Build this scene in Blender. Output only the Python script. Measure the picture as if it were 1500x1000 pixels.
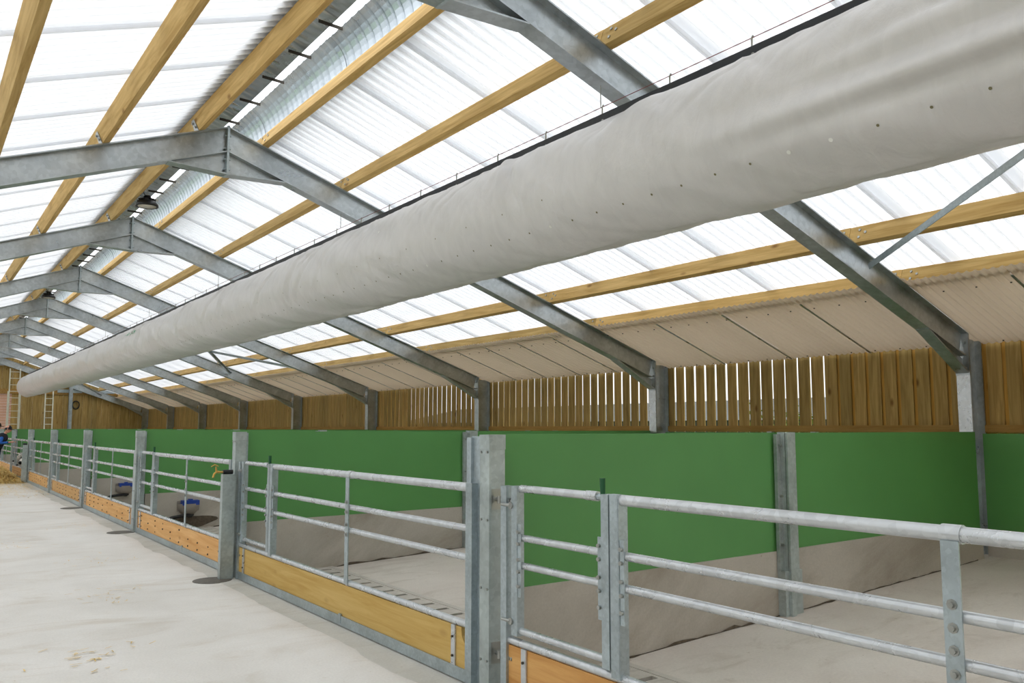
import bpy, bmesh, math, random
from mathutils import Vector, Matrix, noise
random.seed(7)
PI = math.pi
for o in list(bpy.data.objects): bpy.data.objects.remove(o)
SC = bpy.context.scene
COL = SC.collection

# ------------------------------------------------------------------ camera, sky, exposure
CAM_H, F_PX, YAW, PITCH = 1.5367, 1237.85, 0.6178, 0.1020
cd = bpy.data.cameras.new('camera'); cam = bpy.data.objects.new('camera', cd); COL.objects.link(cam)
cd.sensor_width = 36.0; cd.lens = 36.0 * F_PX / 1500.0; cd.clip_start = 0.05; cd.clip_end = 400
cam.location = (0, 0, CAM_H); cam.rotation_euler = (PI / 2 + PITCH, 0, -YAW)
SC.camera = cam

SKY_STRENGTH = 3.5
W = bpy.data.worlds.new('overcast_sky'); SC.world = W; W.use_nodes = True
nt = W.node_tree; nt.nodes.clear()
wo = nt.nodes.new('ShaderNodeOutputWorld'); bg = nt.nodes.new('ShaderNodeBackground')
tc = nt.nodes.new('ShaderNodeTexCoord'); sx = nt.nodes.new('ShaderNodeSeparateXYZ')
rp = nt.nodes.new('ShaderNodeValToRGB')
nt.links.new(tc.outputs['Generated'], sx.inputs[0]); nt.links.new(sx.outputs[2], rp.inputs[0])
e = rp.color_ramp.elements
e[0].position = 0.0; e[0].color = (0.36, 0.375, 0.39, 1)
e[1].position = 1.0; e[1].color = (0.97, 0.985, 1.0, 1)
nt.links.new(rp.outputs[0], bg.inputs[0]); bg.inputs[1].default_value = SKY_STRENGTH
nt.links.new(bg.outputs[0], wo.inputs[0])

vs = SC.view_settings
vs.view_transform = 'Standard'; vs.look = 'None'; vs.gamma = 1.0; vs.exposure = 0.0
vs.use_curve_mapping = False

# ------------------------------------------------------------------ materials
def srgb(r, g, b):
    f = lambda c: (c / 255.0) / 12.92 if c / 255.0 <= 0.04045 else ((c / 255.0 + 0.055) / 1.055) ** 2.4
    return (f(r), f(g), f(b), 1)

class NT:
    def __init__(s, name):
        s.m = bpy.data.materials.new(name); s.m.use_nodes = True
        s.t = s.m.node_tree; s.t.nodes.clear()
        s.out = s.n('ShaderNodeOutputMaterial')
    def n(s, typ, **kw):
        x = s.t.nodes.new(typ)
        for k, v in kw.items(): setattr(x, k, v)
        return x
    def l(s, a, b): s.t.links.new(a, b)
    def coords(s, scale=(1, 1, 1), rnd=True):
        tcn = s.n('ShaderNodeTexCoord'); mp = s.n('ShaderNodeMapping')
        mp.inputs['Scale'].default_value = scale
        s.l(tcn.outputs['Object'], mp.inputs['Vector'])
        if rnd:
            oi = s.n('ShaderNodeObjectInfo'); mu = s.n('ShaderNodeMath', operation='MULTIPLY')
            mu.inputs[1].default_value = 37.0
            cb = s.n('ShaderNodeCombineXYZ')
            s.l(oi.outputs['Random'], mu.inputs[0])
            for i in range(3): s.l(mu.outputs[0], cb.inputs[i])
            s.l(cb.outputs[0], mp.inputs['Location'])
        return mp.outputs[0]
    def noise(s, vec, scale, detail=3, rough=.55, dist=0.0):
        x = s.n('ShaderNodeTexNoise'); x.inputs['Scale'].default_value = scale
        x.inputs['Detail'].default_value = detail; x.inputs['Roughness'].default_value = rough
        x.inputs['Distortion'].default_value = dist
        s.l(vec, x.inputs['Vector']); return x.outputs['Fac']
    def ramp(s, fac, stops):
        r = s.n('ShaderNodeValToRGB'); s.l(fac, r.inputs[0])
        el = r.color_ramp.elements
        while len(el) < len(stops): el.new(0.5)
        for i, (p, c) in enumerate(stops): el[i].position = p; el[i].color = c
        return r.outputs[0]
    def mix(s, a, b, fac, mode='MIX'):
        x = s.n('ShaderNodeMix', data_type='RGBA', blend_type=mode)
        if isinstance(fac, (int, float)): x.inputs[0].default_value = fac
        else: s.l(fac, x.inputs[0])
        for sock, v in ((x.inputs[6], a), (x.inputs[7], b)):
            if isinstance(v, tuple): sock.default_value = v
            else: s.l(v, sock)
        return x.outputs[2]
    def bump(s, h, strength, dist=.01):
        b = s.n('ShaderNodeBump'); b.inputs['Strength'].default_value = strength
        b.inputs['Distance'].default_value = dist; s.l(h, b.inputs['Height']); return b.outputs[0]
    def bsdf(s, color, rough=.6, metal=0.0, normal=None, spec=.5):
        p = s.n('ShaderNodeBsdfPrincipled')
        if isinstance(color, tuple): p.inputs['Base Color'].default_value = color
        else: s.l(color, p.inputs['Base Color'])
        if isinstance(rough, (int, float)): p.inputs['Roughness'].default_value = rough
        else: s.l(rough, p.inputs['Roughness'])
        p.inputs['Metallic'].default_value = metal
        p.inputs['Specular IOR Level'].default_value = spec
        if normal is not None: s.l(normal, p.inputs['Normal'])
        s.l(p.outputs[0], s.out.inputs[0]); return p

def m_plain(name, rgb, rough=.5, metal=0.0, var=.12, scale=6):
    n = NT(name); v = n.coords(); f = n.noise(v, scale, 3)
    lo = tuple(c * (1 - var) for c in rgb[:3]) + (1,); hi = tuple(min(1, c * (1 + var)) for c in rgb[:3]) + (1,)
    n.bsdf(n.ramp(f, [(.3, lo), (.7, hi)]), rough, metal, n.bump(f, .08, .004)); return n.m

def m_galv(name, rgb, metal=.75, rough=.42, contrast=.16, spangle=60, bmp=.06):
    n = NT(name); v = n.coords()
    vo = n.n('ShaderNodeTexVoronoi'); vo.inputs['Scale'].default_value = spangle; n.l(v, vo.inputs['Vector'])
    bw = n.n('ShaderNodeRGBToBW'); n.l(vo.outputs['Color'], bw.inputs[0])
    big = n.noise(v, 3.5, 5, .6, .5)
    lo = tuple(c * (1 - contrast) for c in rgb[:3]) + (1,); hi = tuple(min(1, c * (1 + contrast)) for c in rgb[:3]) + (1,)
    c1 = n.ramp(big, [(.3, lo), (.7, hi)])
    c2 = n.mix(c1, n.ramp(bw.outputs[0], [(.2, (.72, .72, .72, 1)), (.8, (1, 1, 1, 1))]), .5, 'MULTIPLY')
    rr = n.ramp(big, [(.3, (rough * .8,) * 3 + (1,)), (.7, (rough * 1.25,) * 3 + (1,))])
    n.bsdf(c2, rr, metal, n.bump(big, bmp, .004)); return n.m

def m_timber(name, lo, hi, axis, knots=.5, stain=None):
    """grain runs along axis (0,1,2)"""
    n = NT(name); sc = [14.0] * 3; sc[axis] = .9
    v = n.coords(tuple(sc)); g = n.noise(v, 1.6, 5, .6, .6)
    c = n.ramp(g, [(.28, lo), (.72, hi)])
    sc2 = [7.0] * 3; sc2[axis] = 3.2
    v2 = n.coords(tuple(sc2)); vo = n.n('ShaderNodeTexVoronoi'); vo.inputs['Scale'].default_value = .62
    n.l(v2, vo.inputs['Vector'])
    k = n.ramp(vo.outputs['Distance'], [(.04, (.34, .2, .1, 1)), (.13, (1, 1, 1, 1))])
    c = n.mix(c, k, knots, 'MULTIPLY')
    oi = n.n('ShaderNodeObjectInfo')
    t = n.ramp(oi.outputs['Random'], [(0, (.74, .76, .74, 1)), (1, (1.0, .98, .94, 1))])
    c = n.mix(c, t, 1.0, 'MULTIPLY')
    if stain:
        s3 = n.coords((1, 1, 1)); c = n.mix(c, stain, n.ramp(n.noise(s3, 1.3, 3), [(.45, (0, 0, 0, 1)), (.7, (.6, .6, .6, 1))]))
    n.bsdf(c, .75, 0, n.bump(g, .25, .004), .25); return n.m

def m_concrete(name, lo, hi, dirt, dscale=1.2, streak=None):
    n = NT(name); v = n.coords((1, 1, 1), False)
    a = n.noise(v, .9, 6, .62, .4); b = n.noise(v, 60, 3, .6)
    c = n.ramp(a, [(.3, lo), (.68, hi)])
    c = n.mix(c, n.ramp(b, [(.3, (.86, .86, .86, 1)), (.7, (1, 1, 1, 1))]), .7, 'MULTIPLY')
    d = n.noise(n.coords((.55, 1.3, 1), False), dscale, 7, .68, 1.3)
    c = n.mix(c, dirt, n.ramp(d, [(.52, (0, 0, 0, 1)), (.74, (.5, .5, .5, 1))]))
    sp = n.noise(v, 14, 4, .7)
    c = n.mix(c, dirt, n.ramp(sp, [(.66, (0, 0, 0, 1)), (.74, (.7, .7, .7, 1))]))
    n.bsdf(c, .82, 0, n.bump(n.noise(v, 25, 5, .65), .18, .006), .3); return n.m

M = {}
M['galv'] = m_galv('galvanised_steel', srgb(178, 190, 194), .7, .36, .2)
M['galv_frame'] = m_galv('galvanised_frame_steel', srgb(184, 191, 194), .82, .34, .2, 25)
M['galv_rail'] = m_galv('galvanised_rail_steel', srgb(206, 210, 212), .6, .28, .05, 30, .008)
M['galv_post'] = m_galv('galvanised_post_steel', srgb(176, 186, 184), .5, .45, .2, 40)
M['galv_sheet'] = m_galv('galvanised_sheet', srgb(186, 194, 200), .92, .3, .06, 8)
M['bolt'] = m_plain('zinc_bolt', srgb(168, 170, 166), .3, .9)
M['dark_bolt'] = m_plain('dark_bolt', srgb(70, 66, 60), .5, .6)
M['purlin'] = m_timber('purlin_timber', srgb(188, 150, 84), srgb(234, 200, 136), 1, .75)
M['board'] = m_timber('board_timber', srgb(146, 118, 66), srgb(200, 170, 108), 2, .8)
M['board_out'] = m_timber('outer_board_timber', srgb(190, 140, 60), srgb(222, 176, 92), 2, .4)
M['rail_timber'] = m_timber('timber_rail', srgb(158, 118, 60), srgb(196, 156, 92), 1, .4)
M['plank_yellow'] = m_timber('yellow_plank', srgb(196, 158, 84), srgb(218, 186, 118), 1, .22)
M['plank_orange'] = m_timber('orange_plank', srgb(214, 158, 96), srgb(238, 192, 132), 1, .4)
M['plank_near'] = m_timber('warm_plank', srgb(196, 140, 78), srgb(224, 176, 112), 1, .2)
M['green'] = m_plain('green_board', srgb(88, 148, 80), .48, 0, .05, 1.5)
M['floor'] = m_concrete('passage_concrete', srgb(214, 210, 202), srgb(230, 227, 221), srgb(182, 166, 142))
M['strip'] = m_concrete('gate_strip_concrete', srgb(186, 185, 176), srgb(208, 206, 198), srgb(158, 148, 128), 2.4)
M['pen_floor'] = m_concrete('pen_concrete', srgb(200, 191, 180), srgb(216, 209, 199), srgb(158, 144, 126), 2.0)
M['conc_wall'] = m_concrete('cast_concrete', srgb(176, 170, 158), srgb(196, 190, 178), srgb(120, 104, 82), .7)
M['slat'] = m_concrete('slat_concrete', srgb(186, 180, 170), srgb(204, 198, 188), srgb(120, 108, 90), 3)
M['pit'] = m_plain('pit_dark', srgb(34, 32, 31), .9)
M['mud'] = m_plain('damp_mud', srgb(92, 82, 68), .9, 0, .3, 30)
M['disc'] = m_plain('weathered_iron_cover', srgb(104, 100, 92), .8, .1, .2, 30)
M['black'] = m_plain('black_plastic', srgb(24, 24, 26), .45)
M['rubber'] = m_plain('black_hose', srgb(28, 28, 28), .6)
M['rail_black'] = m_plain('dark_track', srgb(48, 52, 58), .5)
M['brass'] = m_plain('brass', srgb(202, 160, 84), .35, .7)
M['blue'] = m_plain('blue_plastic', srgb(22, 62, 150), .4)
M['grey_plastic'] = m_plain('grey_bowl', srgb(150, 142, 132), .5)
M['handle'] = m_plain('green_grip', srgb(6, 78, 42), .45)
M['red_wire'] = m_plain('thin_wire', srgb(150, 96, 96), .5, .3)
M['straw'] = m_plain('straw', srgb(214, 184, 112), .8, 0, .3, 20)
M['pink'] = m_plain('pink_door', srgb(206, 160, 132), .6, 0, .06, 2)
M['ladder'] = m_plain('aluminium_ladder', srgb(214, 214, 196), .4, .3)
M['skin'] = m_plain('skin', srgb(206, 150, 124), .55, 0, .05)
M['hair'] = m_plain('dark_hair', srgb(48, 34, 28), .8)
M['vest'] = m_plain('dark_vest', srgb(26, 28, 36), .85)
M['jeans'] = m_plain('navy_trousers', srgb(28, 38, 74), .85)
M['blue_cloth'] = m_plain('blue_sleeve', srgb(30, 92, 176), .8)
M['dark_cloth'] = m_plain('dark_jacket', srgb(44, 36, 40), .85)
M['logo'] = m_plain('green_print', srgb(96, 170, 128), .6)
M['hole'] = m_plain('ochre_spot', srgb(128, 122, 92), .8)
M['hole_bright'] = m_plain('bright_spot', srgb(246, 246, 240), .8)
M['grass'] = m_plain('grass', srgb(96, 122, 62), .9, 0, .25, 2)
M['leaf'] = m_plain('leaves', srgb(104, 124, 52), .7, 0, .35, 9)
M['shed'] = m_plain('grey_cladding', srgb(66, 70, 68), .8)
M['lens'] = m_plain('lamp_lens', srgb(220, 214, 200), .3)

def m_sheet(name, col, trans, dcol=(.9, .9, .9, 1)):
    n = NT(name); v = n.coords((1, 1, 1))
    f = n.noise(v, .8, 3); c = n.ramp(f, [(.3, tuple(x * .97 for x in col[:3]) + (1,)), (.7, col)])
    t = n.n('ShaderNodeBsdfTranslucent'); d = n.n('ShaderNodeBsdfDiffuse'); mx = n.n('ShaderNodeMixShader')
    n.l(c, t.inputs[0]); d.inputs[0].default_value = dcol; mx.inputs[0].default_value = 1 - trans
    n.l(t.outputs[0], mx.inputs[1]); n.l(d.outputs[0], mx.inputs[2]); n.l(mx.outputs[0], n.out.inputs[0]); return n.m
M['sheet'] = m_sheet('translucent_roof_sheet', (.92, .94, .97, 1), .47)
M['lining'] = m_sheet('buff_lining_sheet', (.80, .66, .50, 1), .22, srgb(214, 198, 176))

n = NT('grey_duct_fabric'); v = n.coords((1, 1, 1), False)
w1 = n.noise(n.coords((1.0, 2.6, 1.2), False), 3.0, 6, .6, .8); w2 = n.noise(v, 14, 5, .65, 1.5)
ad = n.n('ShaderNodeMath', operation='ADD'); n.l(w1, ad.inputs[0]); mm = n.n('ShaderNodeMath', operation='MULTIPLY')
n.l(w2, mm.inputs[0]); mm.inputs[1].default_value = .18; n.l(mm.outputs[0], ad.inputs[1])
n.bsdf(n.ramp(w1, [(.3, srgb(215, 213, 213)), (.7, srgb(224, 222, 222))]), .36, 0, n.bump(ad.outputs[0], .55, .014), .5)
M['fabric'] = n.m

# calf hide: black and white patches
n = NT('black_white_hide'); v = n.coords((1, 1, 1)); f = n.noise(v, 2.6, 1, .4)
n.bsdf(n.ramp(f, [(.49, srgb(20, 20, 22)), (.51, srgb(226, 220, 210))]), .8, 0, None, .2); M['hide'] = n.m

# ------------------------------------------------------------------ mesh helpers
class MB:
    def __init__(s): s.v = []; s.f = []; s.sm = []
    def add(s, verts, faces, smooth=False):
        b = len(s.v); s.v += [tuple(x) for x in verts]
        for fc in faces: s.f.append([i + b for i in fc]); s.sm.append(smooth)
        return s
    def box(s, x0, x1, y0, y1, z0, z1):
        return s.add([(x0, y0, z0), (x1, y0, z0), (x1, y1, z0), (x0, y1, z0), (x0, y0, z1), (x1, y0, z1), (x1, y1, z1), (x0, y1, z1)],
                     [(0, 3, 2, 1), (4, 5, 6, 7), (0, 1, 5, 4), (1, 2, 6, 5), (2, 3, 7, 6), (3, 0, 4, 7)])
    def obox(s, p0, p1, up, hu, hv):
        """bar from p0 to p1, half extents hu along up and hv sideways"""
        p0, p1, up = Vector(p0), Vector(p1), Vector(up); d = (p1 - p0).normalized()
        side = d.cross(up).normalized(); u = side.cross(d).normalized()
        vs_ = []
        for p in (p0, p1):
            for a, b in ((-1, -1), (1, -1), (1, 1), (-1, 1)): vs_.append(p + side * hv * a + u * hu * b)
        return s.add(vs_, [(0, 1, 2, 3), (7, 6, 5, 4), (0, 4, 5, 1), (1, 5, 6, 2), (2, 6, 7, 3), (3, 7, 4, 0)])
    def prism(s, pts2, a0, a1, axis):
        """extrude polygon (2D) along axis; 2D coords are the other two axes in xyz order"""
        def mk(p, a):
            q = list(p); q.insert(axis, a); return tuple(q)
        n_ = len(pts2); vs_ = [mk(p, a0) for p in pts2] + [mk(p, a1) for p in pts2]
        fs = [tuple(range(n_)), tuple(range(2 * n_ - 1, n_ - 1, -1))]
        for i in range(n_): j = (i + 1) % n_; fs.append((i, j, n_ + j, n_ + i))
        return s.add(vs_, fs)
    def tube(s, pts, r, seg=10, caps=True):
        pts = [Vector(p) for p in pts]; rings = []
        prev = None
        for i, p in enumerate(pts):
            d = (pts[min(i + 1, len(pts) - 1)] - pts[max(i - 1, 0)]).normalized()
            ref = Vector((0, 0, 1)) if abs(d.z) < .9 else Vector((1, 0, 0))
            a = d.cross(ref).normalized() if prev is None else (prev - d * prev.dot(d)).normalized()
            prev = a; b = d.cross(a); rr = r[i] if isinstance(r, (list, tuple)) else r
            rings.append([p + a * rr * math.cos(2 * PI * k / seg) + b * rr * math.sin(2 * PI * k / seg) for k in range(seg)])
        vs_ = [q for rg in rings for q in rg]; fs = []
        for i in range(len(rings) - 1):
            for k in range(seg):
                k2 = (k + 1) % seg; fs.append((i * seg + k, i * seg + k2, (i + 1) * seg + k2, (i + 1) * seg + k))
        s.add(vs_, fs, True)
        if caps: s.add(rings[0], [tuple(range(seg - 1, -1, -1))]); s.add(rings[-1], [tuple(range(seg))])
        return s
    def lathe(s, prof, c, seg=24):
        vs_ = [(c[0] + r * math.cos(2 * PI * k / seg), c[1] + r * math.sin(2 * PI * k / seg), c[2] + z) for r, z in prof for k in range(seg)]
        fs = []
        for i in range(len(prof) - 1):
            for k in range(seg):
                k2 = (k + 1) % seg; fs.append((i * seg + k, i * seg + k2, (i + 1) * seg + k2, (i + 1) * seg + k))
        return s.add(vs_, fs, True)
    def mesh(s, name, mat):
        me = bpy.data.meshes.new(name); me.from_pydata(s.v, [], s.f)
        me.polygons.foreach_set('use_smooth', s.sm); me.materials.append(mat)
        bm = bmesh.new(); bm.from_mesh(me); bmesh.ops.recalc_face_normals(bm, faces=bm.faces); bm.to_mesh(me); bm.free()
        me.update(); return me
    def build(s, name, mat, parent=None, loc=None):
        o = place(name, s.mesh(name, mat), parent, loc)
        if name in ('bolts', 'face_features', 'ears', 'eyes', 'ridge_flashing', 'cooling_fins', 'packer', 'printed_mark'): o['kind'] = 'stuff'
        return o

def place(name, me, parent=None, loc=None, rot=None):
    o = bpy.data.objects.new(name, me); COL.objects.link(o)
    if parent: o.parent = parent
    if loc: o.location = loc
    if rot: o.rotation_euler = rot
    return o
def tag(o, label=None, cat=None, group=None, kind=None):
    for k, v_ in (('label', label), ('category', cat), ('group', group), ('kind', kind)):
        if v_: o[k] = v_
    return o
def thing(name, label, cat, loc=(0, 0, 0), group=None, kind=None):
    o = place(name, None, None, loc); return tag(o, label, cat, group, kind)
def struct(name): return tag(place(name, None), kind='structure')
def copy_tree(o, parent=None):
    c = o.copy(); COL.objects.link(c)
    if parent: c.parent = parent
    for ch in [x for x in bpy.data.objects if x.parent == o]: copy_tree(ch, c)
    return c

# ------------------------------------------------------------------ key dimensions (metres)
XR, ZR, SL = 2.616, 4.755, .352                 # ridge, roof slope
XC = 8.937                                      # inner face of the right-hand columns
COLY = [-0.40, 4.376, 8.918, 13.687, 18.535, 23.36, 28.16, 32.98, 37.79, 42.57]
POSTY = [4.171, 8.93, 13.634, 18.29, 22.99, 27.69, 32.40, 37.10, 41.80]
Y0, Y1 = -4.2, 43.0
HD, HDV = 1.478, 1.498                                      # top of the green boards
def zr(x, off=0.0): return ZR - SL * abs(x - XR) + off
NRM = math.hypot(1, SL); CS, SN = 1 / NRM, SL / NRM

# ------------------------------------------------------------------ ground and floors
g = MB().box(-40, 70, -40, 110, -.5, -.32).build('ground', M['grass']); tag(g, kind='structure')
floor = struct('floor')
MB().box(-3.9, 3.08, Y0, Y1, -.3, 0).build('passage_slab', M['floor'], floor)
def zpen(x): return -.01 + max(0, x - 3.94) * .0472
pf = MB()
pf.add([(3.94, Y0, -.3), (9.3, Y0, -.3), (9.3, Y0, zpen(9.3)), (3.94, Y0, zpen(3.88)),
        (3.94, Y1, -.3), (9.3, Y1, -.3), (9.3, Y1, zpen(9.3)), (3.94, Y1, zpen(3.88))],
       [(0, 1, 2, 3), (7, 6, 5, 4), (0, 4, 5, 1), (1, 5, 6, 2), (2, 6, 7, 3), (3, 7, 4, 0)])
pf.build('pen_slab', M['pen_floor'], floor)
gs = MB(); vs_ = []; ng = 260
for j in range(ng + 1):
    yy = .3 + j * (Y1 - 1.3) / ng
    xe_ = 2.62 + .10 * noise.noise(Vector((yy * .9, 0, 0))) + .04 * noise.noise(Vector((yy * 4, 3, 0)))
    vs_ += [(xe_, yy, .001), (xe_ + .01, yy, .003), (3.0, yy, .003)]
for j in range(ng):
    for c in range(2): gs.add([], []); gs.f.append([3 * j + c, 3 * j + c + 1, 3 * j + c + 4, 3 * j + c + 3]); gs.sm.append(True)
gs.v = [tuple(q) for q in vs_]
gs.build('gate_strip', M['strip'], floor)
MB().box(3.90, 3.955, Y0, Y1, -.02, .004).build('slat_seat', M['slat'], floor)
MB().box(3.08, 3.95, Y0, Y1, -.31, -.29).build('slurry_channel', M['pit'], floor)
# slats over the channel: solid heads joined by narrow slots
PS = .2475
def slat_mesh():
    m = MB(); a, b = .04, PS - .04      # slot between a.. next
    m.box(3.08, 3.94, 0.03, PS - .03, -.12, .0)
    m.box(3.08, 3.30, PS - .03, PS + .03, -.12, -.0)
    m.box(3.87, 3.94, PS - .03, PS + .03, -.12, -.0)
    return m.mesh('slat', M['slat'])
sm_ = slat_mesh()
ns = int((33 - 0) / PS)
for i in range(ns): place('slat', sm_, floor, (0, .2 + i * PS, 0))
MB().box(3.08, 3.94, .2 + ns * PS, Y1, -.12, 0).build('slat_run', M['slat'], floor)

# ------------------------------------------------------------------ steel portal frames
DEP, FW, TF, TW = .262, .146, .012, .009
def isec(m, p0, p1, out, depth=DEP, width=FW):
    """I-section; p0-p1 is the outer flange face line, out = direction towards the outer flange (frame plane XZ)"""
    p0, p1, out = Vector(p0), Vector(p1), Vector(out).normalized()
    m.obox(p0 - out * TF / 2, p1 - out * TF / 2, out, TF / 2, width / 2)
    m.obox(p0 - out * (depth - TF / 2), p1 - out * (depth - TF / 2), out, TF / 2, width / 2)
    m.obox(p0 - out * depth / 2, p1 - out * depth / 2, out, depth / 2 - TF, TW / 2)
    return m
XL = 2 * XR - XC
def rafter(sgn):
    m = MB(); yc = FW / 2
    xe = XC + (0 if sgn > 0 else 0); xe = XC if sgn > 0 else XL
    out = Vector((SN * sgn, 0, CS))
    p0 = Vector((XR, yc, ZR)); p1 = Vector((xe, yc, zr(xe)))
    d = (p1 - p0).normalized(); dp = DEP
    m.obox(p0 - out * TF / 2, p1 - out * TF / 2, out, TF / 2, FW / 2)
    m.obox(p0 - out * (dp - TF / 2) + d * (dp * SL), p1 - out * (dp - TF / 2), out, TF / 2, FW / 2)
    a, b, c, e_ = p0 - out * TF, p1 - out * TF, p1 - out * (dp - TF), p0 - out * (dp - TF) + d * (dp * SL)
    m.prism([(q.x, q.z) for q in (a, b, c, e_)], yc - TW / 2, yc + TW / 2, 1)
    return m
def column(sgn):
    m = MB(); yc = FW / 2; xo = XC + DEP if sgn > 0 else XL - DEP
    ztop = zr(xo) + .03
    isec(m, (xo, yc, -.02), (xo, yc, ztop), (sgn, 0, 0)); return m
def knee(sgn):
    m = MB(); yc = FW / 2; xe = XC if sgn > 0 else XL
    xa = xe - sgn * .76; D = DEP * NRM
    za = zr(xa) - D; zb = 2.105
    d = Vector((xe - xa, 0, zb - za)); nrm = Vector((-d.z, 0, d.x)).normalized()
    if nrm.z > 0: nrm = -nrm
    m.obox(Vector((xa, yc, za)), Vector((xe, yc, zb)), nrm, TF / 2, FW / 2 * .92)
    m.prism([(xa, za), (xe, zb), (xe, zr(xe) - D)], yc - TW / 2, yc + TW / 2, 1)
    m.box(xe - .012, xe + .012, yc - FW / 2, yc + FW / 2, zb - .02, zr(xe) - .01)      # end plate
    for z in (2.16, 2.3, 2.42):
        for q in (-.035, .035): m.tube([(xe - sgn * .012, yc + q, z), (xe - sgn * .03, yc + q, z)], .013, 6)
    return m
def apex():
    m = MB(); yc = FW / 2; D = DEP * NRM; zb = 4.235
    xl, xr_ = XR - .60, XR + .64
    m.prism([(xl, zr(xl) - D), (XR, ZR - D), (XR, zb), ], yc - TW / 2, yc + TW / 2, 1)
    m.prism([(XR, ZR - D), (xr_, zr(xr_) - D), (XR, zb)], yc - TW / 2, yc + TW / 2, 1)
    m.obox((xl, yc, zr(xl) - D), (XR, yc, zb), (0, 0, 1), TF / 2, FW / 2)
    m.obox((XR, yc, zb), (xr_, yc, zr(xr_) - D), (0, 0, 1), TF / 2, FW / 2)
    return m
def apex_plate():
    m = MB(); yc = FW / 2
    m.box(XR - .012, XR + .012, 0.0, FW, 4.225, ZR + .01)
    for z in (4.29, 4.40, 4.52, 4.66):
        for q in (.035, .111): m.tube([(XR - .032, q, z), (XR + .032, q, z)], .012, 6)
    return m
meshes = [('rafter', rafter(1).mesh('rafter', M['galv_frame'])), ('rafter', rafter(-1).mesh('rafter', M['galv_frame'])),
          ('column', column(1).mesh('column', M['galv_frame'])), ('column', column(-1).mesh('column', M['galv_frame'])),
          ('knee_haunch', knee(1).mesh('knee_haunch', M['galv_frame'])), ('knee_haunch', knee(-1).mesh('knee_haunch', M['galv_frame'])),
          ('apex_haunch', apex().mesh('apex_haunch', M['galv_frame'])), ('apex_plate', apex_plate().mesh('apex_plate', M['galv'])),
          ('column_lit_face', MB().box(XC - .006, XC - .001, .004, FW - .004, HD, 2.09).mesh('column_lit_face', M['galv_rail']))]  # paler steel over the inner flange paints in the light falling on it
ORD = ['behind the camera, mostly out of the picture', 'nearest the camera, knee near right edge of photo',
       'with the largest full ridge joint in view, second from the camera', 'third from the camera, just beyond the black lamp',
       'fourth from the camera along the roof', 'fifth from the camera, with slim wind braces on its rafter',
       'sixth from the camera', 'seventh from the camera', 'eighth from the camera, next to last', 'standing against the far timber gable wall']
for i, y in enumerate(COLY):
    if i == 0: continue
    fr = thing('portal_frame', 'galvanised steel portal frame ' + ORD[i], 'portal frame', (0, y, 0), 'portal frames along the barn')
    for nme, me in meshes:
        if nme == 'column_lit_face' and i > 2: continue
        place(nme, me, fr)

def brace(name, label, p0, p1):
    m = MB(); p0, p1 = Vector(p0), Vector(p1)
    d = (p1 - p0).normalized(); up = Vector((0, 0, 1)); sd = d.cross(up).normalized()
    m.obox(p0, p1, up, .003, .028); m.obox(p0 + sd * .025 - up * .028, p1 + sd * .025 - up * .028, up, .028, .003)
    t = m.build(name, M['galv']); tag(t, label, 'brace', 'roof wind braces')
    b = MB(); b.tube([p0 - up * .03, p0 + up * .03], .014, 6); b.build('bolt', M['bolt'], t)
def rz(x): return zr(x) - .13
brace('wind_brace', 'steel angle brace running from the nearest portal frame toward the upper right', (7.12, 4.32, rz(7.12)), (4.4, -.35, rz(4.4)))
brace('wind_brace', 'short dark brace crossing below the far duct to the fifth frame', (7.13, 23.34, rz(7.13)), (4.4, 18.6, rz(4.4)))
brace('wind_brace', 'pale brace crossing behind the dark one toward the fourth frame', (7.6, 18.66, rz(7.6)), (4.7, 23.3, rz(4.7)))
brace('wind_brace', 'brace in the last bay close to the far gable', (7.13, 42.5, rz(7.13)), (4.4, 37.9, rz(4.4)))

# ------------------------------------------------------------------ roof: purlins, sheets, ridge
ceiling = struct('ceiling')
PW, PH = .07, .165
def purlin_profile(xb, side):
    """xb = x of the bottom edge seen; returns XZ quad. side +1 right slope (xb = downslope bottom edge), -1 left (xb = upslope bottom edge)"""
    if side > 0:
        b = Vector((xb, zr(xb))); u = b + Vector((-CS, SN)) * PW; nv = Vector((SN, CS)) * PH
        return [b, u, u + nv, b + nv]
    b = Vector((xb, zr(xb))); u = b + Vector((-CS, -SN)) * PW; nv = Vector((-SN, CS)) * PH
    return [b, u, u + nv, b + nv]
RP = [3.05, 4.0, 5.0, 6.02, 7.03, 7.87]
LP = [2.37, 1.46, .54, -.40, -1.36, -2.30, -3.30]
ys = [Y0] + COLY[:] + [Y1]
ys = [Y0, -.33] + [y + .073 for y in COLY[1:]]
for side, xs in ((1, RP), (-1, LP)):
    for xb in xs:
        prof = purlin_profile(xb, side)
        for k in range(len(ys) - 1):
            a, b = ys[k], ys[k + 1]
            jz = random.uniform(-.002, .004)
            m = MB().prism([(p.x, p.y + jz) for p in prof], -(b - a) / 2 + .002, (b - a) / 2 - .002, 1)
            m.build('purlin', M['purlin'], ceiling, (0, (a + b) / 2, 0))
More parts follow.
